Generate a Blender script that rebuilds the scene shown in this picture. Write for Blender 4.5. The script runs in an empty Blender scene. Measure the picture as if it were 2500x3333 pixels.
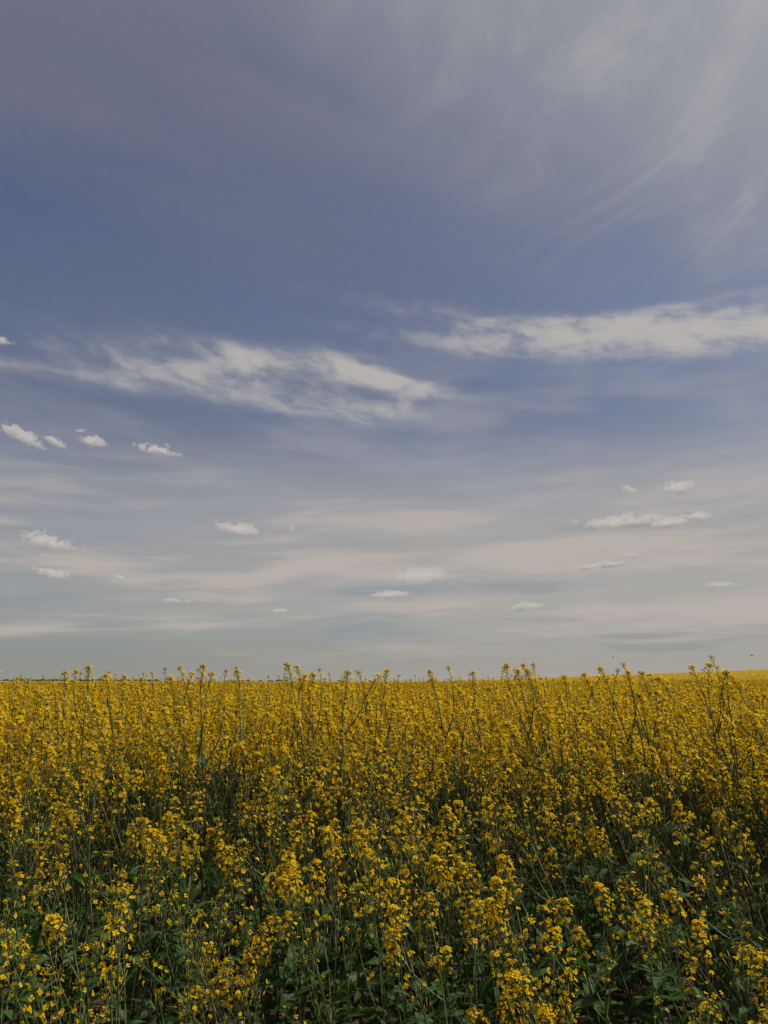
import bpy, math, random
from mathutils import Vector, Matrix, Euler, Quaternion

R = math.radians
scene = bpy.context.scene
C = scene.collection
rnd = random.Random(7)
QUICK = False

# ------------------------------------------------------------------ camera
CAM_H = 1.40
F_PX = 2523.0                       # focal length in pixels of the 2500 x 3333 photograph
PITCH = math.atan((2219 - 1666.5) / F_PX)
cam_data = bpy.data.cameras.new('camera')
cam_data.sensor_fit = 'VERTICAL'
cam_data.sensor_height = 36.0
cam_data.sensor_width = 27.0
cam_data.lens = 36.0 * F_PX / 3333.0
cam_data.clip_start = 0.05
cam_data.clip_end = 20000
cam = bpy.data.objects.new('camera', cam_data)
C.objects.link(cam)
cam.location = (0, 0, CAM_H)
cam.rotation_euler = (R(90) + PITCH, 0, 0)
scene.camera = cam


def ray(px, py):
    """direction (y = 1) of the line of sight through a point of the photograph"""
    a, b = (px - 1250) / F_PX, (1666.5 - py) / F_PX
    d = Vector((a, math.cos(PITCH) - b * math.sin(PITCH), math.sin(PITCH) + b * math.cos(PITCH)))
    return d / d.y


def azel(px, py):
    d = ray(px, py).normalized()
    return math.degrees(math.atan2(d.x, d.y)), math.degrees(math.asin(d.z))


# ------------------------------------------------------------------ sun and sky
SUN_EL, SUN_AZ = 56.0, 78.0         # azimuth measured from the view direction towards the right
sd = Vector((math.sin(R(SUN_AZ)) * math.cos(R(SUN_EL)), math.cos(R(SUN_AZ)) * math.cos(R(SUN_EL)), math.sin(R(SUN_EL))))
sun_data = bpy.data.lights.new('sun', 'SUN')
sun_data.energy = 4.9
sun_data.angle = R(0.6)
sun_data.color = (1.0, 0.93, 0.80)
sun = bpy.data.objects.new('sun', sun_data)
C.objects.link(sun)
sun.rotation_euler = (-sd).to_track_quat('-Z', 'Y').to_euler()

scene.view_settings.view_transform = 'Standard'
scene.view_settings.look = 'None'
scene.view_settings.exposure = 0.0
scene.view_settings.gamma = 1.0
scene.view_settings.use_curve_mapping = False
scene.cycles.max_bounces = 5
scene.cycles.diffuse_bounces = 3
scene.cycles.glossy_bounces = 2
scene.cycles.transparent_max_bounces = 16

world = bpy.data.worlds.new('World')
scene.world = world
world.use_nodes = True
wt = world.node_tree
wt.nodes.clear()
world.cycles.sampling_method = 'MANUAL'
world.cycles.sample_map_resolution = 512
SKY_STRENGTH = 0.10


class G:
    """small expression builder over shader math nodes"""
    def __init__(self, tree):
        self.t = tree

    def m(self, op, a, b=None, c=None, clamp=False):
        n = self.t.nodes.new('ShaderNodeMath')
        n.operation = op
        n.use_clamp = clamp
        for i, v in enumerate((a, b, c)):
            if v is None:
                continue
            if isinstance(v, (int, float)):
                n.inputs[i].default_value = v
            else:
                self.t.links.new(v, n.inputs[i])
        return n.outputs[0]

    def add(self, a, b): return self.m('ADD', a, b)
    def sub(self, a, b): return self.m('SUBTRACT', a, b)
    def mul(self, a, b): return self.m('MULTIPLY', a, b)
    def mad(self, a, b, c): return self.m('MULTIPLY_ADD', a, b, c)

    def smooth(self, v, lo, hi, t0=0.0, t1=1.0):
        n = self.t.nodes.new('ShaderNodeMapRange')
        n.interpolation_type = 'SMOOTHSTEP'
        self.t.links.new(v, n.inputs[0])
        n.inputs[1].default_value = lo
        n.inputs[2].default_value = hi
        n.inputs[3].default_value = t0
        n.inputs[4].default_value = t1
        return n.outputs[0]

    def vec(self, x, y, z=0.0):
        n = self.t.nodes.new('ShaderNodeCombineXYZ')
        for i, v in enumerate((x, y, z)):
            if isinstance(v, (int, float)):
                n.inputs[i].default_value = v
            else:
                self.t.links.new(v, n.inputs[i])
        return n.outputs[0]

    def noise(self, vec, scale, detail=4.0, rough=0.55, dist=0.0, lac=2.0):
        n = self.t.nodes.new('ShaderNodeTexNoise')
        n.noise_dimensions = '3D'
        self.t.links.new(vec, n.inputs['Vector'])
        n.inputs['Scale'].default_value = scale
        n.inputs['Detail'].default_value = detail
        n.inputs['Roughness'].default_value = rough
        n.inputs['Distortion'].default_value = dist
        n.inputs['Lacunarity'].default_value = lac
        return n.outputs[0]

    def mix(self, fac, a, b):
        n = self.t.nodes.new('ShaderNodeMix')
        n.data_type = 'RGBA'
        for i, v in ((0, fac), (6, a), (7, b)):
            if isinstance(v, (int, float)):
                n.inputs[i].default_value = v
            elif isinstance(v, tuple):
                n.inputs[i].default_value = (*v, 1.0)
            else:
                self.t.links.new(v, n.inputs[i])
        return n.outputs[2]


def plane_angle(p, q):
    """direction on the cloud plane of the line between two points of the photograph"""
    pts = []
    for px, py in (p, q):
        d = ray(px, py).normalized()
        pts.append((d.x / (d.z + 0.06), d.y / (d.z + 0.06)))
    return math.degrees(math.atan2(pts[1][1] - pts[0][1], pts[1][0] - pts[0][0]))


FIB_ROT = plane_angle((2170, 500), (2500, 190))


def build_sky():
    g = G(wt)
    L = wt.links
    tc = wt.nodes.new('ShaderNodeTexCoord')
    sep = wt.nodes.new('ShaderNodeSeparateXYZ')
    L.new(tc.outputs['Generated'], sep.inputs[0])
    x, y, z = sep.outputs
    az = g.mul(g.m('ARCTAN2', x, y), 57.29578)
    el = g.mul(g.m('ARCSINE', z), 57.29578)
    ae = g.vec(az, el, 0.0)
    sky = wt.nodes.new('ShaderNodeTexSky')
    sky.sky_type = 'NISHITA'
    sky.sun_disc = False
    sky.sun_elevation = R(SUN_EL)
    sky.sun_rotation = R(SUN_AZ)
    sky.air_density = 1.0
    sky.dust_density = 1.6
    sky.ozone_density = 2.2
    dp = wt.nodes.new('ShaderNodeVectorMath')
    dp.operation = 'DOT_PRODUCT'
    L.new(tc.outputs['Generated'], dp.inputs[0])
    dp.inputs[1].default_value = sd
    sunward = dp.outputs['Value']

    K = 1.0 / SKY_STRENGTH
    def k(r, gg, b): return (r * K, gg * K, b * K)

    def mapped(src, loc=(0, 0, 0), rot=0.0, sc=(1, 1, 1), kind='POINT'):
        n = wt.nodes.new('ShaderNodeMapping')
        n.vector_type = kind
        L.new(src, n.inputs['Vector'])
        n.inputs['Location'].default_value = loc
        n.inputs['Rotation'].default_value = (0, 0, R(rot))
        n.inputs['Scale'].default_value = sc
        return n.outputs[0]

    # plane on which the high cloud lies (gives the streaks their perspective)
    zc = g.add(g.m('MAXIMUM', z, 0.0), 0.06)
    plane = g.vec(g.m('DIVIDE', x, zc), g.m('DIVIDE', y, zc), 0.0)

    hs = wt.nodes.new('ShaderNodeHueSaturation')
    hs.inputs['Hue'].default_value = SKY_HUE
    hs.inputs['Saturation'].default_value = SKY_SAT
    hs.inputs['Value'].default_value = SKY_VAL
    L.new(sky.outputs[0], hs.inputs['Color'])
    col = hs.outputs[0]

    # 1 high veil (cirrostratus), thicker overhead and towards the sun
    veil = g.smooth(g.noise(mapped(plane, (3.1, 1.7, 0), 28, (1.5, 0.62, 1), 'TEXTURE'), 0.85, 4.0, 0.58, 0.4), 0.32, 0.66)
    up = g.smooth(el, 20.0, 46.0)
    near_sun = g.smooth(sunward, 0.46, 0.95)
    a = g.mul(veil, g.mad(up, 0.42, 0.30))
    a = g.mad(up, 0.12, a)
    a = g.m('MINIMUM', g.mad(near_sun, 0.36, a), 0.88)
    vcol = g.mix(near_sun, k(0.172, 0.174, 0.240), k(0.372, 0.382, 0.400))
    col = g.mix(a, col, vcol)

    # 2 fibrous cirrus swept by the high wind, most of it on the sun's side
    fib = g.noise(mapped(plane, rot=FIB_ROT, sc=(0.95, 0.50, 1.0), kind='TEXTURE'), 1.6, 5.0, 0.66, 1.6)
    fibm = g.mul(g.smooth(fib, 0.42, 0.72), g.mul(g.smooth(sunward, 0.56, 0.84), g.smooth(el, 22, 31)))
    col = g.mix(g.mul(fibm, 0.58), col, k(0.445, 0.435, 0.425))

    # 3 pale air towards the horizon
    haze = g.m('POWER', 2.718, g.mul(g.m('MAXIMUM', el, 0.0), -1.0 / 5.0))
    hcol = g.mix(g.smooth(az, -32, 22), k(0.300, 0.312, 0.280), k(0.420, 0.402, 0.362))
    col = g.mix(g.mul(haze, 0.93), col, hcol)
    mid = g.mul(g.smooth(el, 0.5, 6.0), g.smooth(el, 19.5, 10.5))
    col = g.mix(g.mul(mid, g.smooth(az, -38, 14, 0.42, 0.88)), col, k(0.405, 0.392, 0.372))

    # broad translucent layers between the banks and the low clouds
    lay = g.noise(mapped(ae, rot=-4, sc=(9.0, 2.0, 1.0), kind='TEXTURE'), 0.8, 3.0, 0.5)
    laym = g.mul(g.smooth(lay, 0.40, 0.66), g.mul(g.smooth(el, 8.0, 13.0), g.smooth(el, 27.0, 17.0)))
    col = g.mix(g.mul(laym, g.smooth(az, -30, 10, 0.22, 0.50)), col, k(0.350, 0.345, 0.385))

    # 4 level bands of altostratus low down
    wob = g.noise(ae, 0.045, 2.0, 0.5)
    lift = g.mad(wob, 2.6, g.mad(az, -0.030, el))
    bnd = g.noise(g.vec(g.mul(az, 0.12), lift, 7.0), 0.50, 5.0, 0.52)
    bwin = g.mul(g.smooth(el, 0.6, 4.0), g.smooth(el, 18.0, 9.0))
    col = g.mix(g.mul(g.mul(g.smooth(bnd, 0.44, 0.62), bwin), 0.85), col, k(0.490, 0.438, 0.402))
    col = g.mix(g.mul(g.mul(g.smooth(bnd, 0.44, 0.30), bwin), 0.55), col, k(0.240, 0.285, 0.325))
    thin = g.noise(g.vec(g.mul(az, 0.07), lift, 11.0), 1.1, 3.0, 0.5)
    tm = g.mul(g.smooth(thin, 0.56, 0.70), g.mul(g.smooth(el, 0.8, 1.6), g.smooth(el, 7.0, 3.0)))
    col = g.mix(g.mul(tm, 0.45), col, k(0.258, 0.272, 0.278))

    # 5 drifting banks of altocumulus: soft masses torn by turbulence
    n1 = g.noise(mapped(ae, rot=-9, sc=(2.6, 1.0, 1.0), kind='TEXTURE'), 0.62, 6.0, 0.60, 0.25)
    n1c = g.smooth(n1, 0.28, 0.72)
    n1b = g.noise(mapped(ae, rot=-14, sc=(1.7, 0.8, 1.0), kind='TEXTURE'), 1.5, 4.0, 0.62)

    def spot(px, py, w, h, tilt):
        a0, e0 = azel(px, py)
        wa = abs(azel(px + w, py)[0] - azel(px - w, py)[0]) / 2
        he = abs(azel(px, py - h)[1] - azel(px, py + h)[1]) / 2
        return mapped(ae, (a0, e0, 0), tilt, (wa, he, 1), 'TEXTURE')

    field = None
    for (px, py, w, h, tilt, wt_) in BANKS:
        v = spot(px, py, w, h, tilt)
        d = wt.nodes.new('ShaderNodeVectorMath')
        d.operation = 'DOT_PRODUCT'
        L.new(v, d.inputs[0])
        L.new(v, d.inputs[1])
        e = g.m('POWER', 0.3679, d.outputs['Value'])
        field = g.mul(e, wt_) if field is None else g.mad(e, wt_, field)
    dens = g.mul(field, g.mad(n1c, 1.0, 0.45))
    col = g.mix(g.smooth(g.mad(n1b, 0.55, dens), 0.14, 2.05, 0.0, 0.84), col, g.mix(g.smooth(g.mad(n1b, 0.7, dens), 0.45, 1.45), k(0.330, 0.330, 0.365), k(0.505, 0.475, 0.440)))

    # 6 small fair-weather cumulus
    n2 = g.noise(g.vec(az, g.mul(el, 1.35), 20.0), 1.15, 5.0, 0.66)
    rmin, low = None, None
    for (px, py, w, h, tilt, fade) in CUMULUS:
        v = spot(px, py, w, h, tilt)
        ln = wt.nodes.new('ShaderNodeVectorMath')
        ln.operation = 'LENGTH'
        L.new(v, ln.inputs[0])
        r = ln.outputs['Value'] if fade == 0 else g.add(ln.outputs['Value'], fade)
        sx = wt.nodes.new('ShaderNodeSeparateXYZ')
        L.new(v, sx.inputs[0])
        if rmin is None:
            rmin, low = r, sx.outputs[1]
        else:
            near = g.m('LESS_THAN', r, rmin)
            mx = wt.nodes.new('ShaderNodeMix')
            L.new(near, mx.inputs[0])
            L.new(low, mx.inputs[2])
            L.new(sx.outputs[1], mx.inputs[3])
            low = mx.outputs[0]
            rmin = g.m('MINIMUM', r, rmin)
    base = g.smooth(low, -0.20, -0.95, 0.0, 0.60)             # flat undersides
    rr = g.add(g.add(rmin, base), g.mad(n2, 3.6, -1.8))
    mk = g.smooth(rr, 1.16, 0.46)
    lit = g.m('ADD', g.smooth(low, -0.75, 0.45), g.mad(n2, 2.4, -1.25), clamp=True)
    col = g.mix(g.mul(mk, 0.90), col, g.mix(lit, k(0.330, 0.315, 0.318), k(0.585, 0.540, 0.505)))

    bg = wt.nodes.new('ShaderNodeBackground')
    bg.inputs['Strength'].default_value = SKY_STRENGTH
    L.new(col, bg.inputs['Color'])
    out = wt.nodes.new('ShaderNodeOutputWorld')
    L.new(bg.outputs[0], out.inputs['Surface'])


# where the banks and the small clouds stand in the sky (points of the photograph, turned into azimuth and elevation)
BANKS = [
    (800, 1160, 260, 44, -7, 1.0), (1140, 1195, 170, 46, -16, 1.05), (1330, 1252, 190, 28, -13, 1.0), (900, 1230, 620, 100, -5, 0.20), (2100, 1090, 620, 95, -2, 0.20), (560, 1195, 420, 55, -3, 0.55),
    (180, 1215, 420, 28, -1, 0.62), (800, 1280, 620, 70, -5, 0.46), (1180, 1350, 330, 36, -3, 0.42), (1300, 1310, 130, 34, 24, 0.5),
    (2080, 1065, 480, 46, -1, 1.0), (2420, 1085, 330, 66, -3, 1.05), (1720, 1065, 300, 36, -5, 0.75), (1350, 1005, 330, 30, -7, 0.48),
    (2000, 1130, 640, 60, -2, 0.50), (1450, 1115, 420, 32, -8, 0.42), (2150, 1000, 520, 16, 0, 0.36)]
CUMULUS = [
    (62, 1418, 95, 26, -20, 0), (178, 1440, 46, 19, -22, 0.1), (302, 1440, 42, 22, -5, 0), (258, 1402, 38, 11, 0, 0.45),
    (517, 1469, 62, 21, -4, -0.1), (152, 1770, 96, 32, -8, 0), (780, 1728, 84, 25, -6, 0), (950, 1725, 26, 20, -40, 0.5),
    (168, 1870, 66, 22, -8, 0), (395, 1882, 34, 13, -12, 0.3), (570, 1957, 70, 12, -2, 0.3), (905, 1990, 40, 11, 0, 0.2),
    (2210, 1590, 55, 28, 4, 0), (2045, 1595, 46, 20, -20, 0.35), (2030, 1703, 140, 28, 1, -0.05), (2180, 1703, 90, 22, 3, 0), (2270, 1684, 64, 21, -3, 0.05),
    (1960, 1842, 92, 15, 4, 0.05), (2055, 1808, 52, 12, 0, 0.4), (2110, 1848, 34, 10, 0, 0.5), (1370, 1885, 125, 42, 3, 0.15), (1275, 1938, 72, 18, 2, 0.05),
    (1705, 1977, 66, 17, 3, 0), (2350, 1905, 90, 15, 0, 0.3), (8, 1112, 40, 26, -10, 0.45)]
SKY_HUE, SKY_SAT, SKY_VAL = 0.513, 0.92, 0.68
build_sky()

# ------------------------------------------------------------------ helpers


def tag(o, label=None, cat=None, group=None, kind=None):
    for key, v in (('label', label), ('category', cat), ('group', group), ('kind', kind)):
        if v:
            o[key] = v
    return o


def mat_new(name):
    m = bpy.data.materials.new(name)
    m.use_nodes = True
    nt = m.node_tree
    nt.nodes.clear()
    return m, nt, G(nt)


def plant_mat(name, c1, c2, rough, trans, tcol, noise_scale=60.0, spec=0.3, bump=0.0):
    """plant tissue: two tones mixed by noise and by plant, some light let through"""
    m, nt, g = mat_new(name)
    L = nt.links
    tc = nt.nodes.new('ShaderNodeTexCoord')
    oi = nt.nodes.new('ShaderNodeObjectInfo')
    n = g.noise(tc.outputs['Object'], noise_scale, 3.0, 0.6)
    f = g.m('ADD', g.smooth(n, 0.3, 0.7, 0.0, 0.65), g.mul(oi.outputs['Random'], 0.35), clamp=True)
    col = g.mix(f, c1, c2)
    p = nt.nodes.new('ShaderNodeBsdfPrincipled')
    L.new(col, p.inputs['Base Color'])
    p.inputs['Roughness'].default_value = rough
    p.inputs['Specular IOR Level'].default_value = spec
    if bump:
        b = nt.nodes.new('ShaderNodeBump')
        b.inputs['Strength'].default_value = bump
        b.inputs['Distance'].default_value = 0.004
        L.new(n, b.inputs['Height'])
        L.new(b.outputs[0], p.inputs['Normal'])
    out = nt.nodes.new('ShaderNodeOutputMaterial')
    if trans > 0:
        t = nt.nodes.new('ShaderNodeBsdfTranslucent')
        t.inputs['Color'].default_value = (*tcol, 1)
        mx = nt.nodes.new('ShaderNodeMixShader')
        mx.inputs[0].default_value = trans
        L.new(p.outputs[0], mx.inputs[1])
        L.new(t.outputs[0], mx.inputs[2])
        L.new(mx.outputs[0], out.inputs['Surface'])
    else:
        L.new(p.outputs[0], out.inputs['Surface'])
    return m


M_STEM = plant_mat('stem_green', (0.052, 0.062, 0.020), (0.110, 0.124, 0.042), 0.6, 0.0, (0, 0, 0), 25, 0.2)
M_PETAL = plant_mat('petal_yellow', (0.83, 0.490, 0.003), (0.89, 0.615, 0.008), 0.6, 0.48, (0.89, 0.58, 0.003), 90, 0.12)
M_BUD = plant_mat('bud_green', (0.17, 0.19, 0.030), (0.38, 0.34, 0.035), 0.55, 0.0, (0, 0, 0), 80, 0.2)
M_LEAF = plant_mat('leaf_green', (0.030, 0.066, 0.020), (0.066, 0.120, 0.036), 0.58, 0.28, (0.08, 0.20, 0.025), 22, 0.2, 0.5)
M_STEM_LIT = plant_mat('lit_stem_green', (0.090, 0.135, 0.040), (0.160, 0.205, 0.070), 0.5, 0.0, (0, 0, 0), 25, 0.3)  # lighter copy of the stem green: light on the front stems put into colour
MATS = [M_STEM, M_PETAL, M_BUD, M_LEAF, M_STEM_LIT]
STEM, PETAL, BUD, LEAF, STEM_LIT = range(5)


class Geo:
    def __init__(self):
        self.v, self.f, self.mi = [], [], []

    def put(self, vs, fs, mi):
        o = len(self.v)
        self.v.extend(Vector(p) for p in vs)
        self.f.extend(tuple(i + o for i in f) for f in fs)
        self.mi.extend([mi] * len(fs))

    def merge(self, other, mtx):
        o = len(self.v)
        self.v.extend(mtx @ p for p in other.v)
        self.f.extend(tuple(i + o for i in f) for f in other.f)
        self.mi.extend(other.mi)

    def tube(self, pts, rads, mi=STEM, sides=4):
        vs, fs = [], []
        n = len(pts)
        for i, p in enumerate(pts):
            d = (pts[min(i + 1, n - 1)] - pts[max(i - 1, 0)]).normalized()
            q = d.to_track_quat('Z', 'Y')
            for s in range(sides):
                a = 2 * math.pi * s / sides
                vs.append(p + q @ Vector((math.cos(a) * rads[i], math.sin(a) * rads[i], 0)))
        for i in range(n - 1):
            for s in range(sides):
                t = (s + 1) % sides
                fs.append((i * sides + s, i * sides + t, (i + 1) * sides + t, (i + 1) * sides + s))
        fs.append(tuple(range((n - 1) * sides, n * sides)))
        self.put(vs, fs, mi)

    def spindle(self, p, d, length, r, mi=BUD, sides=4):
        q = d.to_track_quat('Z', 'Y')
        vs = [p]
        for s in range(sides):
            a = 2 * math.pi * s / sides
            vs.append(p + q @ Vector((math.cos(a) * r, math.sin(a) * r, length * 0.5)))
        vs.append(p + d * length)
        fs = []
        for s in range(sides):
            t = (s + 1) % sides
            fs += [(0, 1 + t, 1 + s), (sides + 1, 1 + s, 1 + t)]
        self.put(vs, fs, mi)

    def mesh(self, name):
        me = bpy.data.meshes.new(name)
        used = sorted(set(self.mi))
        me.from_pydata([tuple(p) for p in self.v], [], self.f)
        for i in used:
            me.materials.append(MATS[i])
        me.polygons.foreach_set('material_index', [used.index(i) for i in self.mi])
        me.polygons.foreach_set('use_smooth', [True] * len(self.f))
        me.update()
        return me


def flower_geo(r, seed):
    """one four-petalled blossom facing +Z, centre at the origin"""
    g = Geo()
    rr = random.Random(seed)
    for k in range(4):
        a = k * math.pi / 2 + rr.uniform(-0.12, 0.12)
        ca, sa = math.cos(a), math.sin(a)
        cup = rr.uniform(0.15, 0.75)
        L = r * rr.uniform(0.9, 1.1)
        w = r * rr.uniform(0.40, 0.50)
        prof = [(0.06, 0.10, 0.0), (0.45, 0.80, 0.10), (0.80, 1.0, 0.06), (1.0, 0.55, -0.16)]
        vs = []
        for t, ww, bend in prof:
            zz = L * (t * math.sin(cup) + bend)
            xx = L * t * math.cos(cup)
            for s in (-1, 0, 1):
                yy = s * w * ww
                z2 = zz + (0.10 * r if s == 0 else 0) * (-1)
                vs.append(Vector((xx * ca - yy * sa, xx * sa + yy * ca, z2)))
        fs = []
        for i in range(3):
            for s in range(2):
                fs.append((i * 3 + s, i * 3 + s + 1, i * 3 + s + 4, i * 3 + s + 3))
        g.put(vs, fs, PETAL)
    g.spindle(Vector((0, 0, -0.2 * r)), Vector((0, 0, 1)), 0.75 * r, 0.16 * r, BUD)
    return g


FLOWERS = [flower_geo(0.0074, i) for i in range(5)]
FLOWER_ME = [f.mesh('flower') for f in FLOWERS]


HEAD_KINDS = {  # length, buds, open blossoms, how far down they reach, young pods
    'full': ((0.085, 0.135), 16, (30, 40), 0.20, 4),
    'loose': ((0.16, 0.25), 13, (15, 22), 0.18, 7),
    'sparse': ((0.13, 0.24), 16, (5, 10), 0.25, 9),
    'budding': ((0.06, 0.09), 30, (3, 8), 0.45, 2),
    'spent': ((0.20, 0.28), 8, (4, 8), 0.66, 16)}


def head_variant(seed, kind):
    """a raceme: stalk, buds at the tip, open blossoms below, young pods lowest"""
    rr = random.Random(seed)
    core = Geo()
    (l0, l1), nb, (f0, f1), lo, npod = HEAD_KINDS[kind]
    Lh = rr.uniform(l0, l1)
    bx, by = rr.uniform(-0.03, 0.03), rr.uniform(-0.03, 0.03)
    axis = lambda t: Vector((bx * t * t, by * t * t, Lh * t))
    core.tube([axis(t / 5) for t in range(6)], [0.0021 - 0.00022 * t for t in range(6)])
    top = axis(1.0)
    for i in range(nb):
        ph = i * 2.39996
        th = math.sqrt((i + 0.5) / nb) * 1.25
        d = Vector((math.sin(th) * math.cos(ph), math.sin(th) * math.sin(ph), math.cos(th)))
        ln = rr.uniform(0.004, 0.0065)
        p = top + d * rr.uniform(0.006, 0.013) + Vector((0, 0, -0.004 * th))
        core.spindle(p, d, ln * 1.3, ln * 0.34, BUD if rr.random() < 0.7 else PETAL)
        core.tube([top + Vector((0, 0, -0.006)), p], [0.0006, 0.0006], STEM, 3)
    flowers = []
    nf = rr.randint(f0, f1)
    for i in range(nf):
        u = (i + 0.5) / nf
        t = 1.0 - (1.0 - lo) * u ** (1.25 if kind == 'full' else 0.95) + rr.uniform(-0.04, 0.04)
        t = min(t, 1.0)
        ph = i * 2.39996 + rr.uniform(-0.7, 0.7)
        tilt = 0.60 + 0.75 * u + rr.uniform(-0.25, 0.25)
        d = Vector((math.sin(tilt) * math.cos(ph), math.sin(tilt) * math.sin(ph), math.cos(tilt)))
        pl = (0.013 + 0.016 * min(1, u * 2.2)) * rr.uniform(0.75, 1.25)
        p0 = axis(t)
        p1 = p0 + d * pl
        core.tube([p0, p1], [0.0008, 0.0008], STEM, 3)
        face = (d + Vector((rr.uniform(-.55, .55), rr.uniform(-.55, .55), rr.uniform(-0.35, 0.40)))).normalized()
        q = face.to_track_quat('Z', 'Y') @ Quaternion((0, 0, 1), rr.uniform(0, 6.28))
        s = rr.uniform(0.72, 1.15)
        flowers.append((rr.randrange(5), Matrix.Translation(p1) @ q.to_matrix().to_4x4() @ Matrix.Scale(s, 4)))
    for i in range(npod):
        t = lo * rr.uniform(0.05, 1.0)
        ph = i * 2.39996 + 1
        tilt = rr.uniform(0.55, 0.95)
        d = Vector((math.sin(tilt) * math.cos(ph), math.sin(tilt) * math.sin(ph), math.cos(tilt)))
        p0 = axis(t)
        p1 = p0 + d * rr.uniform(0.014, 0.02)
        core.tube([p0, p1], [0.0008, 0.0008], STEM, 3)
        d2 = (d + Vector((0, 0, 0.5))).normalized()
        core.spindle(p1, d2, rr.uniform(0.015, 0.034), 0.0013, BUD)
    whole = Geo()
    whole.merge(core, Matrix.Identity(4))
    for fi, mt in flowers:
        whole.merge(FLOWERS[fi], mt)
    return dict(core=core, core_me=core.mesh('flower_head'), flowers=flowers, whole=whole, whole_me=whole.mesh('flower_head'), len=Lh)


HEADS = [head_variant(100 + i, kd) for i, kd in enumerate(['full'] * 6 + ['loose'] * 6 + ['sparse'] * 4 + ['budding'] * 2 + ['spent'] * 2)]


def leaf_geo(seed, length, lobed):
    """blade along +X from the origin, upper face +Z"""
    rr = random.Random(seed)
    g = Geo()
    n = 9 if lobed else 6
    if lobed:
        prof = [0.05, 0.06, 0.20, 0.10, 0.30, 0.62, 0.95, 1.0, 0.72, 0.0]
        w0 = length * rr.uniform(0.22, 0.30)
    else:
        prof = [0.30, 0.75, 1.0, 0.85, 0.6, 0.28, 0.0]
        w0 = length * rr.uniform(0.12, 0.17)
    droop = rr.uniform(0.5, 1.3)
    twist = rr.uniform(-0.7, 0.7)
    fold = rr.uniform(0.15, 0.55)
    vs = []
    ang, px, pz = 0.0, 0.0, 0.0
    for i in range(n + 1):
        t = i / n
        w = w0 * prof[i] * rr.uniform(0.88, 1.12) + 0.001
        tw = twist * t
        wave = rr.uniform(-0.16, 0.16) * w0
        for s in (-1, -0.5, 0, 0.5, 1):
            yy = s * w
            up = abs(s) * w * fold + (wave if abs(s) == 1 else 0)
            y2 = yy * math.cos(tw) - up * math.sin(tw)
            z2 = yy * math.sin(tw) + up * math.cos(tw)
            vs.append(Vector((px - math.sin(ang) * z2 * 0.3, y2, pz + z2)))
        ang -= droop / n * (0.4 + 1.2 * t)
        px += math.cos(ang) * length / n
        pz += math.sin(ang) * length / n
    fs = []
    for i in range(n):
        for s in range(4):
            fs.append((i * 5 + s, i * 5 + s + 1, i * 5 + s + 6, i * 5 + s + 5))
    g.put(vs, fs, LEAF)
    return g


BIG_LEAVES = [leaf_geo(300 + i, 0.145, True) for i in range(6)]
SMALL_LEAVES = [leaf_geo(330 + i, 0.09, False) for i in range(5)]
BIG_ME = [l.mesh('leaf') for l in BIG_LEAVES]
SMALL_ME = [l.mesh('leaf') for l in SMALL_LEAVES]

HP = 1.0                              # stem height of every variant (scaled on placing)


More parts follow.
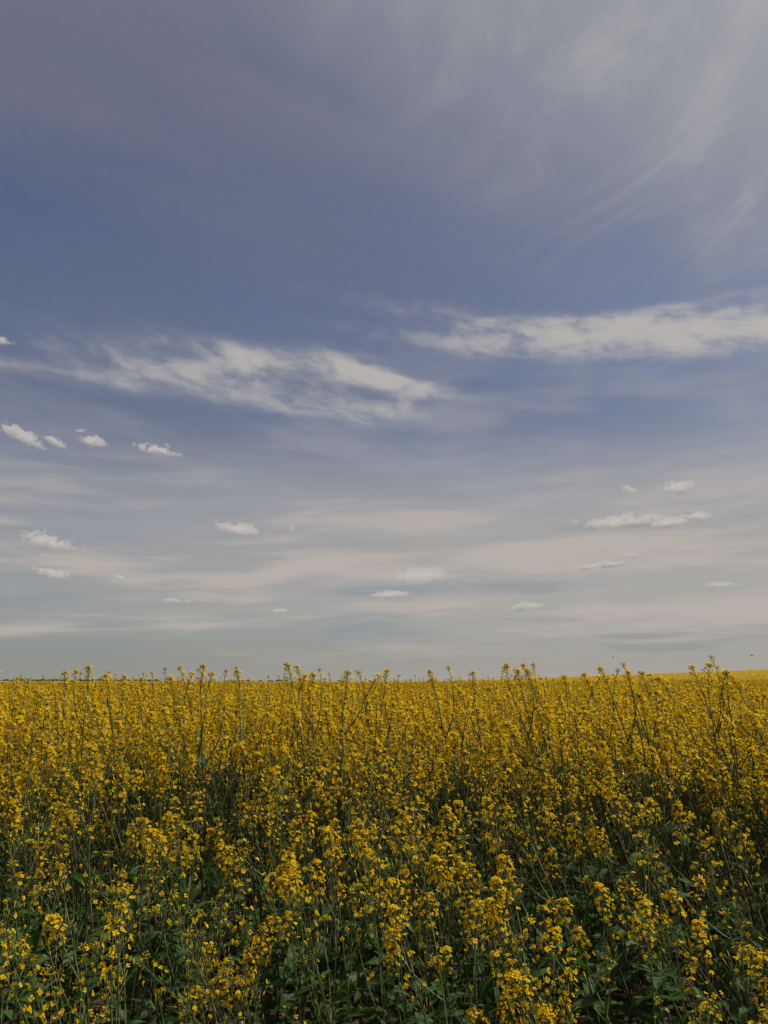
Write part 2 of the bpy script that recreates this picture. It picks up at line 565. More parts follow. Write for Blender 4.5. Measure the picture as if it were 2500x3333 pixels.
def plant_variant(seed, n_branch, n_big, n_small, head_bias, first=None, tlo=0.42, spread_=1.0, ztop_=(0.78, 1.03), skin=STEM, hsize=(0.9, 1.12)):
    """a whole plant of stem height 1: stem mesh, branch meshes, leaf and head placements"""
    rr = random.Random(seed)
    bend = Vector((rr.uniform(-0.10, 0.10), rr.uniform(-0.10, 0.10), 0))
    kink = Vector((rr.uniform(-0.02, 0.02), rr.uniform(-0.02, 0.02), 0))
    axis = lambda t: Vector((0, 0, HP * t)) + bend * t * t + kink * math.sin(t * 5.0)
    stem = Geo()
    N = 8
    stem.tube([axis(i / N) for i in range(N + 1)], [0.0048 - 0.0033 * (i / N) for i in range(N + 1)], skin, 5)
    pick = lambda: rr.choice(head_bias)
    heads, branches, leaves = [], [], []
    dtop = (axis(1.0) - axis(0.93)).normalized()
    heads.append((pick() if first is None else first, axis(1.0), dtop))
    for b in range(n_branch):
        t = tlo + (0.92 - tlo) * (b + rr.uniform(0.1, 0.9)) / n_branch
        ph = b * 2.39996 + rr.uniform(-0.5, 0.5) + seed
        p0 = axis(t)
        out = Vector((math.cos(ph), math.sin(ph), 0))
        reach = rr.uniform(0.07, 0.19) * spread_
        ztop = min(HP * rr.uniform(*ztop_), p0.z + 0.42)
        ztop = max(ztop, p0.z + 0.10)
        reach = min(reach, 0.62 * (ztop - p0.z))
        bg = Geo()
        K = 5
        pts = []
        for i in range(K + 1):
            u = i / K
            pts.append(p0 + out * reach * (1 - (1 - u) ** 1.45) + Vector((0, 0, (ztop - p0.z) * u ** 1.05)) + bend * 0.3 * u)
        bg.tube(pts, [0.0024 - 0.0012 * i / K for i in range(K + 1)], skin, 4)
        # clasping leaf under the branch
        sl = rr.choice(SMALL_LEAVES)
        q = Matrix.Rotation(ph + rr.uniform(-0.4, 0.4), 4, 'Z') @ Matrix.Rotation(-rr.uniform(0.1, 0.8), 4, 'Y')
        bg.merge(sl, Matrix.Translation(p0) @ q @ Matrix.Scale(rr.uniform(0.6, 1.1) * (1.15 - t), 4))
        branches.append(bg)
        heads.append((pick(), pts[-1], (pts[-1] - pts[-2]).normalized()))
    for i in range(n_big):
        t = 0.06 + 0.42 * (i + rr.random()) / max(1, n_big)
        ph = i * 2.39996 + rr.uniform(-0.4, 0.4)
        q = Matrix.Rotation(ph, 4, 'Z') @ Matrix.Rotation(-rr.uniform(0.2, 0.95), 4, 'Y')
        leaves.append((True, rr.randrange(len(BIG_ME)), Matrix.Translation(axis(t)) @ q @ Matrix.Scale(rr.uniform(0.7, 1.15), 4)))
    for i in range(n_small):
        t = 0.35 + 0.45 * rr.random()
        ph = rr.uniform(0, 6.28)
        q = Matrix.Rotation(ph, 4, 'Z') @ Matrix.Rotation(-rr.uniform(0.3, 1.0), 4, 'Y')
        leaves.append((False, rr.randrange(len(SMALL_ME)), Matrix.Translation(axis(t)) @ q @ Matrix.Scale(rr.uniform(0.8, 1.4), 4)))
    hd = []
    for hv, p, d in heads:
        q = d.to_track_quat('Z', 'Y') @ Quaternion((0, 0, 1), rr.uniform(0, 6.28))
        hd.append((hv, Matrix.Translation(p) @ q.to_matrix().to_4x4(), rr.uniform(*hsize)))
    tip = axis(1.0) + dtop * HEADS[heads[0][0]]['len']
    return dict(stem=stem, stem_me=stem.mesh('stem'), branches=branches, branch_me=[b.mesh('branch') for b in branches],
                leaves=leaves, heads=hd, tip=tip)


BELT = [0, 1, 2, 3, 4, 5, 0, 3, 6, 7, 8, 9, 10, 11, 6, 9, 13, 16]
FULLISH = [0, 1, 2, 3, 4, 5, 0, 2, 4, 6, 8, 10, 7, 9]
SPARSE = [2, 6, 10, 12, 13, 14, 15, 12, 13, 14, 15, 16, 17, 18, 19]
VARIANTS = [plant_variant(500 + i, 5 + i % 3, 6, 6, BELT, hsize=(0.76, 1.04)) for i in range(10)]
TALL_VARIANTS = [plant_variant(550 + i, 5 + i % 2, 3, 2, [0, 1, 2, 3, 4, 5, 6, 8], first=i % 6, tlo=0.45, spread_=0.7, ztop_=(0.72, 0.92), hsize=(0.74, 0.98)) for i in range(7)]
DENSE_VARIANTS = [plant_variant(570 + i, 4, 4, 3, [0, 1, 2, 3, 4, 5], first=i % 6, tlo=0.60, spread_=0.7, skin=STEM_LIT, hsize=(0.75, 1.0)) for i in range(4)]
EDGE_VARIANTS = [plant_variant(600 + i, 3 + i % 3, 6, 7, SPARSE, tlo=0.3, skin=STEM_LIT) for i in range(10)]
BACK_VARIANTS = [plant_variant(700 + i, 8 + i % 3, 1, 1, FULLISH, hsize=(0.72, 1.0)) for i in range(8)]

# ------------------------------------------------------------------ ground


def terrain(x, y):
    """level on the left, a long gentle rise on the right"""
    d = max(y, 0.0)
    w = min(1.0, max(0.0, (d - 8) / 110.0))
    w = w * w * (3 - 2 * w)
    s = x / max(d, 1.0) + 0.05
    r = max(0.0, s)
    crest = math.exp(-((d - 150) / 260.0) ** 2) if d > 150 else 1.0
    return w * min(d, 150.0) * 0.0182 * (r / 0.55) ** 1.15 * crest


def soil_material():
    m, nt, g = mat_new('soil')
    L = nt.links
    tc = nt.nodes.new('ShaderNodeTexCoord')
    n = g.noise(tc.outputs['Object'], 9.0, 8.0, 0.65)
    n2 = g.noise(tc.outputs['Object'], 70.0, 4.0, 0.6)
    col = g.mix(g.smooth(n, 0.35, 0.68), (0.024, 0.015, 0.010), (0.062, 0.040, 0.026))
    col = g.mix(g.smooth(n2, 0.60, 0.72), col, (0.150, 0.110, 0.070))
    p = nt.nodes.new('ShaderNodeBsdfPrincipled')
    L.new(col, p.inputs['Base Color'])
    p.inputs['Roughness'].default_value = 0.95
    b = nt.nodes.new('ShaderNodeBump')
    b.inputs['Strength'].default_value = 1.0
    b.inputs['Distance'].default_value = 0.03
    L.new(g.add(n, g.mul(n2, 0.4)), b.inputs['Height'])
    L.new(b.outputs[0], p.inputs['Normal'])
    out = nt.nodes.new('ShaderNodeOutputMaterial')
    L.new(p.outputs[0], out.inputs['Surface'])
    return m


def sheet(name, xs, ys, zf, mat):
    vs = [(x, y, zf(x, y)) for y in ys for x in xs]
    nx = len(xs)
    fs = [(j * nx + i, j * nx + i + 1, (j + 1) * nx + i + 1, (j + 1) * nx + i) for j in range(len(ys) - 1) for i in range(nx - 1)]
    me = bpy.data.meshes.new(name)
    me.from_pydata(vs, [], fs)
    me.polygons.foreach_set('use_smooth', [True] * len(fs))
    me.materials.append(mat)
    o = bpy.data.objects.new(name, me)
    C.objects.link(o)
    return o


def spread(vals):
    return sorted(set(vals))


gx = spread([s * v for v in (0, 1, 2, 3, 4, 5, 6, 8, 10, 14, 20, 28, 40, 55, 75, 100, 140, 200, 300, 450, 700, 1200, 2500, 5000) for s in (-1, 1)])
gy = spread([-5000, -1000, -200, -50, -10, -3, -1, 0, 1, 2, 3, 4, 5, 6, 8, 10, 13, 17, 22, 28, 36, 46, 58, 72, 90, 110, 135, 165, 200, 250, 310, 380, 470, 600, 800, 1100, 1600, 2500, 5000, 9000])
M_SOIL = soil_material()
ground = sheet('ground', gx, gy, lambda x, y: terrain(x, y) - 0.0, M_SOIL)
tag(ground, 'dark brown bare soil showing between the lowest stems', kind='structure')

# ------------------------------------------------------------------ rapeseed plants


def new_obj(name, me, parent=None):
    o = bpy.data.objects.new(name, me)
    C.objects.link(o)
    if parent is not None:
        o.parent = parent
    return o


def place_plant(var, base, rot, s, label, group, split_flowers=False, max_leaves=99):
    """one plant with its parts; the blossoms are pieces of their own on the nearest plants"""
    root = bpy.data.objects.new('rapeseed_plant', None)
    C.objects.link(root)
    root.empty_display_size = 0.05
    root.location = base
    root.rotation_mode = 'QUATERNION'
    root.rotation_quaternion = rot
    root.scale = (s, s, s)
    tag(root, label, 'plant', group)
    new_obj('stem', var['stem_me'], root)
    for me in var['branch_me']:
        new_obj('branch', me, root)
    for big, i, mt in var['leaves'][:max_leaves]:
        o = new_obj('leaf', (BIG_ME if big else SMALL_ME)[i], root)
        o.matrix_basis = mt
    for hv, mt, hs in var['heads']:
        H = HEADS[hv]
        o = new_obj('flower_head', H['core_me'] if split_flowers else H['whole_me'], root)
        o.matrix_basis = mt @ Matrix.Scale(hs / s, 4)
        if split_flowers:
            for fi, fm in H['flowers']:
                f = new_obj('flower', FLOWER_ME[fi], o)
                f.matrix_basis = fm
    return root


def lean_rot(rr, x, extra=0.0):
    """the crop leans to the left, more so on the right of the field"""
    k = min(1.0, max(0.0, (x + 1.5) / 3.0))
    lx = -(0.03 + 0.17 * k) + rr.gauss(0, 0.085 + extra) - extra * 0.7
    ly = rr.gauss(0.0, 0.08)
    axis = Vector((lx, ly, 1)).normalized()
    return Vector((0, 0, 1)).rotation_difference(axis) @ Quaternion((0, 0, 1), rr.uniform(0, 6.283))


def place_hero(px, py, d, lean, label, group, kinds, vi=None, split=False):
    """stand a plant so that the tip of its main head is seen at a point of the photograph, d metres off"""
    P = Vector((0, 0, CAM_H)) + ray(px, py) * d
    var = kinds[vi % len(kinds)]
    axis = Vector((lean, rnd.gauss(0, 0.04), 1)).normalized()
    rot = Vector((0, 0, 1)).rotation_difference(axis) @ Quaternion((0, 0, 1), rnd.uniform(0, 6.283))
    hv, mt, hs = var['heads'][0]
    hl = HEADS[hv]['len'] * hs
    dtop = (mt.to_3x3() @ Vector((0, 0, 1))).normalized()
    a, b = rot @ mt.translation, rot @ dtop * hl
    s = (P.z - 0.012 - terrain(P.x, P.y) - b.z) / a.z
    base = P - a * s - b
    base.z = terrain(base.x, base.y)
    place_plant(var, base, rot, s, label, group, split)
    return (base.x, base.y)


occupied = []
LANDMARKS = []
SHORT_SKY = ['the small round head nearest the left edge', 'the tall spike near the left edge', 'the twin-topped head over the treeline', 'the low head past the twin-topped one',
             'the broad head beside the slim head', 'the tall slim head on the left horizon', 'the wide head touching the slim head', 'the lone dark-stemmed head left of centre',
             'the highest bent head on the horizon', 'the dark-tipped head beside the bent one', 'the pointed head near the bent one', 'the dark-tipped head left of centre',
             'the full head at mid-horizon', 'the small nodding head right of centre', 'the many-branched head under the smallest insect', 'the strongly slanting stalk right of centre',
             'the head beside the slanting stalk', 'the bare-stemmed head near the slanting stalk', 'the low head where the far field shows', 'the head before the dense bright one',
             'the dense bright head under the middle insect', 'the narrow head past the dense bright one', 'the lone tufted head on the right', 'the tiny nodding head on the right',
             'the thin curled head on the right', 'the tallest head near the right edge', 'the compact head by the right edge', 'the leaning head by the right edge']
SHORT_FRONT = ['the large dense foreground cluster', 'the compact head under the large cluster', 'the domed foreground head', 'the short spike by the large cluster',
               'the slanting stalk with staggered flowers', 'the single tuft over the dark gap', 'the flower column by the domed head', 'the long slanting spike at the right edge',
               'the full head low in the centre', 'the green budding top lower left', 'the broad flower mass near the left edge', 'the green-topped plant between two heads',
               'the tall green stem lower right', 'the loose leaning flowers lower right', 'the head cut by the bottom edge', 'the dense golden head above the cluster',
               'the long-stemmed plant by bare soil', 'the thick upright stem lower left', 'the low green plant at bottom centre', 'the pale budding head lower right',
               'the small drooping head right of centre', 'the flower string at the bottom left']
n_single = 0
if not QUICK:
    H = 1.507                        # display scale of the notes below to photo pixels
    SKYLINE = [
        # px, py, distance, lean, where it is told by
        (207, 2183, 3.6, 0.02, 'small round yellow flower head above the dark distant treeline, nearest the left edge'),
        (292, 2168, 3.3, 0.01, 'tall yellow spike above the dark distant treeline, tallest plant near the left edge'),
        (350, 2190, 3.5, 0.03, 'twin-topped yellow plant just right of the tall spike over the treeline'),
        (403, 2197, 3.8, -0.03, 'low yellow head grazing the horizon right of the twin-topped plant'),
        (607, 2187, 3.4, -0.02, 'broad yellow head just left of the tall slim head breaking the horizon'),
        (650, 2162, 3.2, -0.02, 'tall slim yellow head, highest plant in the left third of the horizon'),
        (683, 2184, 3.3, -0.03, 'wide yellow head touching the right side of the tall slim head'),
        (780, 2176, 3.4, -0.12, 'lone yellow head on a dark stem, midway between two tall spikes'),
        (940, 2157, 3.1, -0.22, 'thin bent flower head leaning left, highest plant on the whole horizon'),
        (982, 2191, 3.3, -0.10, 'dark-tipped yellow head just right of the thin bent leaning head'),
        (1015, 2191, 3.4, -0.02, 'pointed yellow head, second to the right of the bent leaning head'),
        (1130, 2181, 3.3, -0.05, 'dark-tipped yellow head on the horizon a little left of the picture centre'),
        (1257, 2177, 3.3, -0.05, 'full yellow head on the horizon at the exact middle of the picture'),
        (1404, 2177, 3.4, -0.12, 'small nodding yellow head on a thin stem right of centre'),
        (1532, 2184, 3.6, -0.05, 'broad many-branched yellow head under the smallest insect'),
        (1632, 2166, 3.0, -0.32, 'yellow head on a dark stalk slanting strongly left, right of centre'),
        (1682, 2174, 3.2, -0.15, 'yellow head just right of the strongly slanting dark stalk'),
        (1728, 2178, 3.2, -0.18, 'yellow head with bare dark stem, second right of the slanting stalk'),
        (1841, 2196, 3.5, -0.14, 'low yellow head where the smooth far field begins to show above the crop'),
        (1913, 2188, 3.4, -0.20, 'yellow head just left of the dense bright head on the right horizon'),
        (1958, 2166, 3.1, -0.25, 'dense bright yellow head, tallest under the middle insect'),
        (2037, 2185, 3.2, -0.25, 'narrow yellow head right of the dense bright head under the insect'),
        (2094, 2184, 3.3, -0.20, 'small tufted head standing alone against the smooth far field'),
        (2150, 2197, 3.5, -0.20, 'tiny nodding head right of the lone tufted head'),
        (2258, 2165, 3.2, -0.28, 'thin curled head just left of the tallest plant on the right'),
        (2293, 2160, 3.0, -0.20, 'loose branching yellow head, tallest plant near the right edge'),
        (2357, 2189, 3.2, -0.20, 'compact yellow head just right of the tallest right-hand plant'),
        (2385, 2191, 3.3, -0.24, 'leaning yellow head, second right of the tallest right-hand plant'),
    ]
    GS = 'tall plants breaking the horizon'
    for i, (px, py, d, ln, lb) in enumerate(SKYLINE):
        LANDMARKS.append((px, py, SHORT_SKY[i]))
        occupied.append(place_hero(px, py, d, ln, lb, GS, TALL_VARIANTS, vi=i))
        n_single += 1
    FRONT = [
        (1070 * H, 1897 * H, 2.35, -0.10, 'large dense yellow flower cluster right of centre in the foreground'),
        (1088 * H, 2082 * H, 2.25, -0.05, 'compact yellow flower head with open petals directly below the large dense cluster'),
        (615 * H, 1848 * H, 2.5, -0.02, 'domed yellow flower head in the foreground left of centre'),
        (937 * H, 1848 * H, 2.5, -0.15, 'short yellow flower spike between the domed head and the large cluster'),
        (857 * H, 1784 * H, 2.6, -0.18, 'slanting stalk with staggered yellow flowers above the picture bottom centre'),
        (712 * H, 1788 * H, 2.7, -0.05, 'single small bright yellow tuft over dark green gap'),
        (540 * H, 1872 * H, 2.4, -0.04, 'upright yellow flower column just left of the domed head'),
        (1585 * H, 1772 * H, 2.5, -0.42, 'long yellow flower spike slanting left, at the right edge'),
        (845 * H, 1955 * H, 2.3, -0.08, 'full yellow flower head low in the centre foreground'),
        (432 * H, 1965 * H, 2.3, -0.03, 'green budding top with yellow flowers down its stem, lower left'),
        (110 * H, 1742 * H, 2.7, -0.02, 'broad heavy yellow flower mass near the left edge'),
        (735 * H, 1908 * H, 2.4, -0.05, 'green-topped plant with few flowers between two full heads'),
        (1300 * H, 1905 * H, 2.35, -0.06, 'tall green stem with scattered large yellow flowers, lower right'),
        (1440 * H, 1925 * H, 2.4, -0.20, 'loose group of yellow flowers on a leaning stem, lower right'),
        (1170 * H, 2172 * H, 2.2, -0.10, 'yellow flower head cut off by the bottom edge, right of centre'),
        (985 * H, 1760 * H, 2.8, -0.15, 'dense golden head on a slanting stem above the large cluster'),
        (60 * H, 2025 * H, 2.3, -0.25, 'sparse long-stemmed plant beside bare soil at the lower left'),
        (250 * H, 2000 * H, 2.35, -0.06, 'thick upright stem with few yellow flowers, lower left'),
        (690 * H, 2060 * H, 2.25, -0.06, 'low green plant with loose yellow flowers at the bottom centre'),
        (1480 * H, 2085 * H, 2.25, -0.12, 'pale budding flower head near the lower right corner'),
        (1225 * H, 2075 * H, 2.3, -0.06, 'small drooping yellow head low on the right of centre'),
        (480 * H, 2110 * H, 2.2, -0.02, 'yellow flower string hanging low at the bottom left of centre'),
    ]
    GF = 'plants at the near edge of the field'
    for i, (px, py, d, ln, lb) in enumerate(FRONT):
        LANDMARKS.append((px, py, SHORT_FRONT[i]))
        occupied.append(place_hero(px, py, d, ln, lb, GF, {'d': DENSE_VARIANTS, 'v': VARIANTS, 'e': EDGE_VARIANTS}['dvdvvevedevevvvveeeeee'[i]], vi=i, split=True))
        n_single += 1

# the rest of the crop: the 300 nearest in view stand as plants of their own, all others are one mass
EDGE_Y = 2.05
points = []
if not QUICK:
    rr = random.Random(21)

    def density(d):
        return 23 if d < 2.7 else 35 if d < 12 else 22 if d < 30 else 12

    cand = []
    singles = []
    cell = 0.155
    y = EDGE_Y
    while y < 46:
        c = math.sqrt(1.0 / density(y))
        half = y * 0.95 + 1.2 if y < 12 else y * 0.72 + 3
        n = int(2 * half / c)
        for i in range(n):
            xx = -half + (i + rr.random()) * c
            yy = y + rr.random() * c
            if any((xx - a) ** 2 + (yy - b) ** 2 < 0.006 for a, b in occupied):
                continue
            cand.append((xx, yy))
        y += c
    cand.sort(key=lambda p: math.hypot(p[0], p[1]))
    for (xx, yy) in cand:
        d = math.hypot(xx, yy)
        grow = min(1.0, max(0.0, (yy - EDGE_Y) / 1.35))
        hgt = 0.60 + 0.52 * grow ** 0.8 + rr.gauss(0, 0.070)
        if rr.random() < 0.05 and yy > 3.2:
            hgt += 0.10
        hgt = min(hgt, 1.24)
        cap = rr.uniform(1.29, 1.445)
        inview = abs(xx) < yy * 0.50 + 0.10
        if inview and n_single < 300:
            n_single += 1
            near = yy < 2.7 or (yy < 3.3 and rr.random() < (3.3 - yy) / 0.6 * 0.8)
            rot = lean_rot(rr, xx, 0.10 if near else 0.0)
            vs = EDGE_VARIANTS if near else VARIANTS
            base = Vector((xx, yy, terrain(xx, yy)))
            var = vs[rr.randrange(len(vs))]
            for hv, mt, hs in var['heads']:
                hgt = min(hgt, (cap - HEADS[hv]['len'] * hs) / mt.translation.z)
            o = place_plant(var, base, rot, hgt, '', '', False, 99 if yy < 3.3 else 4)
            singles.append((o, base + rot @ var['tip'] * hgt, near, hgt, (rot @ Vector((0, 0, 1))).x))
        else:
            points.append((xx, yy, terrain(xx, yy), min(hgt, cap - 0.22)))


if not QUICK:
    # every plant is told by the nearest plant one can find at a glance
    ORD = ['first', 'second', 'third', 'fourth', 'fifth', 'sixth', 'seventh', 'eighth', 'ninth', 'tenth', 'eleventh', 'twelfth', 'thirteenth', 'fourteenth', 'fifteenth', 'sixteenth', 'seventeenth', 'eighteenth', 'nineteenth', 'twentieth'] + ['farthest'] * 40
    WHERE = {(-1, 0): 'left of', (1, 0): 'right of', (0, -1): 'above', (0, 1): 'below', (-1, 1): 'below and left of', (1, 1): 'below and right of',
             (-1, -1): 'above and left of', (1, -1): 'above and right of'}
    picked = {}
    for o, tip, near, hgt, lx in singles:
        v = tip - Vector((0, 0, CAM_H))
        dep = v.y * math.cos(PITCH) + v.z * math.sin(PITCH)
        px = 1250 + F_PX * v.x / dep
        py = 1666.5 - F_PX * (v.z * math.cos(PITCH) - v.y * math.sin(PITCH)) / dep
        hx, hy, nm = min(LANDMARKS, key=lambda h: (h[0] - px) ** 2 + (h[1] - py) ** 2)
        dx, dy = px - hx, py - hy
        ang = math.atan2(dy, dx)
        c, s_ = math.cos(ang), math.sin(ang)
        key = (0 if abs(c) < 0.38 else int(math.copysign(1, c)), 0 if abs(s_) < 0.38 else int(math.copysign(1, s_)))
        picked.setdefault((nm, key), []).append((math.hypot(dx, dy), o, near, hgt, lx))
    for (nm, key), rows in picked.items():
        rows.sort(key=lambda r: r[0])
        for i, (dd, o, near, hgt, lx) in enumerate(rows):
            look = 'sparse green-stemmed' if near else 'slanting yellow' if lx < -0.22 else 'tall yellow' if hgt > 1.08 else 'upright yellow' if abs(lx) < 0.07 else 'yellow'
            o['label'] = f"{look} plant, {ORD[i]} {WHERE[key]} {nm}"
            o['group'] = 'sparse plants of the front row' if near else 'yellow flowering plants of the field'


def field_mass(pts):
    """everything past the 300 nearest: the same kinds of plant, joined into one crop"""
    col = bpy.data.collections.new('crop_kinds')
    for i, var in enumerate(BACK_VARIANTS):
        g = Geo()
        I = Matrix.Identity(4)
        g.merge(var['stem'], I)
        for b in var['branches']:
            g.merge(b, I)
        for big, li, mt in var['leaves']:
            g.merge((BIG_LEAVES if big else SMALL_LEAVES)[li], mt)
        for hv, mt, hs in var['heads']:
            g.merge(HEADS[hv]['whole'], mt @ Matrix.Scale(hs * 1.02, 4))
        o = bpy.data.objects.new('crop_plant', g.mesh('crop_plant'))
        col.objects.link(o)
    me = bpy.data.meshes.new('rapeseed_crop')
    me.from_pydata([p[:3] for p in pts], [], [])
    at = me.attributes.new('scl', 'FLOAT', 'POINT')
    at.data.foreach_set('value', [p[3] for p in pts])
    ro = me.attributes.new('rot', 'FLOAT_VECTOR', 'POINT')
    r2 = random.Random(5)
    buf = []
    for p in pts:
        e = lean_rot(r2, p[0] if p[1] < 6 else r2.uniform(-1, 1.5)).to_euler()
        buf += [e.x, e.y, e.z]
    ro.data.foreach_set('vector', buf)
    o = bpy.data.objects.new('rapeseed_crop', me)
    C.objects.link(o)
    tag(o, 'dense yellow flowering rapeseed crop running back to the horizon', 'crop', kind='stuff')
    ng = bpy.data.node_groups.new('crop', 'GeometryNodeTree')
    ng.interface.new_socket('Geometry', in_out='INPUT', socket_type='NodeSocketGeometry')
    ng.interface.new_socket('Geometry', in_out='OUTPUT', socket_type='NodeSocketGeometry')
    nn = ng.nodes
    gi, go = nn.new('NodeGroupInput'), nn.new('NodeGroupOutput')
    ci = nn.new('GeometryNodeCollectionInfo')
    ci.inputs['Collection'].default_value = col
    ci.inputs['Separate Children'].default_value = True
    ci.inputs['Reset Children'].default_value = True
    ip = nn.new('GeometryNodeInstanceOnPoints')
    ip.inputs['Pick Instance'].default_value = True
    a1 = nn.new('GeometryNodeInputNamedAttribute')
    a1.data_type = 'FLOAT'
    a1.inputs['Name'].default_value = 'scl'
    a2 = nn.new('GeometryNodeInputNamedAttribute')
    a2.data_type = 'FLOAT_VECTOR'
    a2.inputs['Name'].default_value = 'rot'
    lk = ng.links.new
    lk(gi.outputs[0], ip.inputs['Points'])
    lk(ci.outputs[0], ip.inputs['Instance'])
    lk(a1.outputs[0], ip.inputs['Scale'])
    lk(a2.outputs[0], ip.inputs['Rotation'])
    lk(ip.outputs[0], go.inputs[0])
    md = o.modifiers.new('crop', 'NODES')
    md.node_group = ng
    return o


if not QUICK:
    field_mass(points)

# ------------------------------------------------------------------ far field, one closed yellow canopy


def canopy_material():
    m, nt, g = mat_new('far_blossom')
    L = nt.links
    tc = nt.nodes.new('ShaderNodeTexCoord')
    n = g.noise(tc.outputs['Object'], 2.2, 6.0, 0.7)
    n2 = g.noise(tc.outputs['Object'], 0.05, 3.0, 0.5)
    col = g.mix(g.smooth(n, 0.30, 0.62), (0.12, 0.08, 0.006), (0.40, 0.245, 0.005))
    col = g.mix(g.smooth(n2, 0.35, 0.65, 0.0, 0.3), col, (0.29, 0.18, 0.006))
    p = nt.nodes.new('ShaderNodeBsdfPrincipled')
    L.new(col, p.inputs['Base Color'])
    p.inputs['Roughness'].default_value = 0.9
    p.inputs['Specular IOR Level'].default_value = 0.1
    b = nt.nodes.new('ShaderNodeBump')
    b.inputs['Strength'].default_value = 1.0
    b.inputs['Distance'].default_value = 0.25
    L.new(n, b.inputs['Height'])
    L.new(b.outputs[0], p.inputs['Normal'])
    out = nt.nodes.new('ShaderNodeOutputMaterial')
    L.new(p.outputs[0], out.inputs['Surface'])
    return m


def far_field():
    rr = random.Random(3)
    rs = []
    r = 38.0
    while r < 1700:
        rs.append(r)
        r *= 1.012 if r < 130 else 1.03
    az = [R(-48 + 96 * i / 420) for i in range(421)]
    vs, fs = [], []
    n = len(az)
    for j, r in enumerate(rs):
        for a in az:
            x, y = r * math.sin(a), r * math.cos(a)
            z = terrain(x, y) + 0.98 + rr.gauss(0, 0.055) + (0.10 if rr.random() < 0.03 else 0)
            vs.append((x, y, z))
    for j in range(len(rs) - 1):
        for i in range(n - 1):
            fs.append((j * n + i, j * n + i + 1, (j + 1) * n + i + 1, (j + 1) * n + i))
    me = bpy.data.meshes.new('far_crop')
    me.from_pydata(vs, [], fs)
    me.materials.append(canopy_material())
    o = bpy.data.objects.new('far_crop', me)
    C.objects.link(o)
    tag(o, 'smooth yellow far part of the rapeseed field rising on the right', 'crop', kind='stuff')


far_field()

# ------------------------------------------------------------------ distant wood


def far_wood():
    m = plant_mat('wood_foliage', (0.020, 0.028, 0.018), (0.045, 0.055, 0.030), 0.8, 0.0, (0, 0, 0), 0.3, 0.1)
    rr = random.Random(9)
    vs, fs = [], []
    D = 1500.0
    px = -260.0
    while px < 1260:
        thin = px > 520
        if thin and rr.random() < 0.62:
            px += rr.uniform(10, 40)
            continue
        d = ray(px, 2219)
        h = rr.uniform(3.0, 5.4) * (0.62 if thin else 1.0) + (1.4 if rr.random() < 0.12 else 0)
        x, y = d.x * D + rr.uniform(-3, 3), D + rr.uniform(-25, 25)
        w = rr.uniform(3.5, 7.0)
        # a crown: many small leaf-clump faces spread through an uneven dome
        for k in range(90):
            u, v = rr.uniform(0, 6.28), math.acos(rr.uniform(-0.2, 1))
            q = rr.uniform(0.55, 1.05)
            c = Vector((x + w * q * math.sin(v) * math.cos(u), y + w * q * math.sin(v) * math.sin(u), 0.2 + 1.0 + h * (0.45 + 0.55 * q * math.cos(v))))
            n = Vector((rr.gauss(0, 1), rr.gauss(0, 1), rr.gauss(0, 1))).normalized()
            t = n.orthogonal().normalized()
            b = n.cross(t)
            s = rr.uniform(0.5, 1.1)
            o = len(vs)
            vs += [c + t * s, c + b * s * 0.8, c - t * s, c - b * s * 0.8]
            fs.append((o, o + 1, o + 2, o + 3))
        # trunk
        o = len(vs)
        vs += [Vector((x - 0.2, y, 0)), Vector((x + 0.2, y, 0)), Vector((x + 0.12, y, h * 0.8)), Vector((x - 0.12, y, h * 0.8)), Vector((x, y + 0.25, 0)), Vector((x, y + 0.15, h * 0.8))]
        fs += [(o, o + 1, o + 2, o + 3), (o + 1, o + 4, o + 5, o + 2), (o + 4, o, o + 3, o + 5)]
        px += rr.uniform(5, 11)
    me = bpy.data.meshes.new('distant_woods')
    me.from_pydata([tuple(v) for v in vs], [], fs)
    me.materials.append(m)
    o = bpy.data.objects.new('distant_woods', me)
    C.objects.link(o)
    tag(o, 'thin dark line of far-off woods along the left horizon', 'treeline', kind='stuff')


far_wood()

# ------------------------------------------------------------------ flying insects


def insect_material(name, col, rough, alpha=1.0):
    m, nt, g = mat_new(name)
    tc = nt.nodes.new('ShaderNodeTexCoord')
    n = g.noise(tc.outputs['Object'], 400.0, 2.0)
    c = g.mix(n, tuple(v * 0.7 for v in col), col)
    p = nt.nodes.new('ShaderNodeBsdfPrincipled')
    nt.links.new(c, p.inputs['Base Color'])
    p.inputs['Roughness'].default_value = rough
    p.inputs['Alpha'].default_value = alpha
    out = nt.nodes.new('ShaderNodeOutputMaterial')
    nt.links.new(p.outputs[0], out.inputs['Surface'])
    return m


M_BODY = insect_material('insect_body', (0.018, 0.014, 0.010), 0.6)
M_WING = insect_material('insect_wing', (0.10, 0.09, 0.08), 0.3, 0.75)


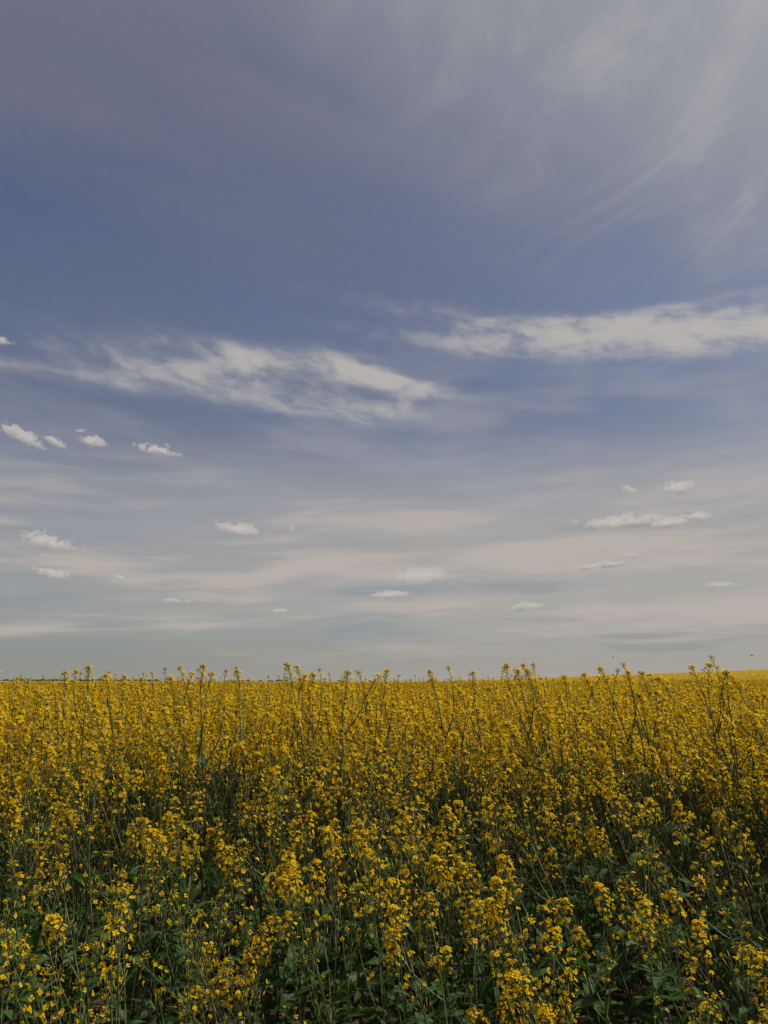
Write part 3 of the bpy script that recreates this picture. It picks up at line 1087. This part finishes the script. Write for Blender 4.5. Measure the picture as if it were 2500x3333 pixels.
def lathe(prof, sides=8):
    vs, fs = [], []
    for x, r in prof:
        for s in range(sides):
            a = 2 * math.pi * s / sides
            vs.append((x, r * math.cos(a), r * math.sin(a)))
    for i in range(len(prof) - 1):
        for s in range(sides):
            t = (s + 1) % sides
            fs.append((i * sides + s, i * sides + t, (i + 1) * sides + t, (i + 1) * sides + s))
    return vs, fs


def part_mesh(name, vs, fs, mat):
    me = bpy.data.meshes.new(name)
    me.from_pydata(vs, [], fs)
    me.materials.append(mat)
    me.polygons.foreach_set('use_smooth', [True] * len(fs))
    return me


def make_insect():
    bv, bf = lathe([(-0.0065, 0.0002), (-0.0055, 0.0016), (-0.0030, 0.0024), (-0.0008, 0.0019), (0.0002, 0.0012), (0.0012, 0.0021), (0.0030, 0.0021), (0.0040, 0.0011), (0.0044, 0.0013), (0.0058, 0.0014), (0.0066, 0.0002)])
    body = part_mesh('body', bv, bf, M_BODY)
    wings = []
    for s in (-1, 1):
        out = [(0.0022, 0.0012), (0.0034, 0.0040), (0.0028, 0.0078), (0.0004, 0.0092), (-0.0018, 0.0072), (-0.0010, 0.0030)]
        top = [(x, s * y, 0.0018 + y * 0.35) for x, y in out]
        bot = [(x, s * y, 0.0016 + y * 0.35) for x, y in out]
        n = len(out)
        fs = [tuple(range(n)), tuple(range(2 * n - 1, n - 1, -1))] + [(i, (i + 1) % n, n + (i + 1) % n, n + i) for i in range(n)]
        wings.append(part_mesh('wing', top + bot, fs, M_WING))
    return body, wings


BODY_ME, WING_ME = make_insect()
for (px, py, d, rz, sc, lb) in (
        (2447, 2134, 3.6, 0.25, 1.0, 'small dark insect flying highest to the right, largest of three'),
        (1996, 2139, 5.5, 2.6, 0.95, 'small dark insect flying above the dense bright head, middle of three'),
        (1613, 2114, 7.5, 1.2, 1.0, 'tiny dark insect flying nearest the picture centre, smallest of three')):
    e = bpy.data.objects.new('flying_insect', None)
    C.objects.link(e)
    e.empty_display_size = 0.01
    e.location = Vector((0, 0, CAM_H)) + ray(px, py) * d
    e.rotation_euler = (0.1, -0.15, rz)
    e.scale = (sc, sc, sc)
    tag(e, lb, 'insect', 'insects hovering above the crop')
    new_obj('body', BODY_ME, e)
    for w in WING_ME:
        new_obj('wing', w, e)

print('plants', n_single, 'mass', len(points), 'objects', len(bpy.data.objects))
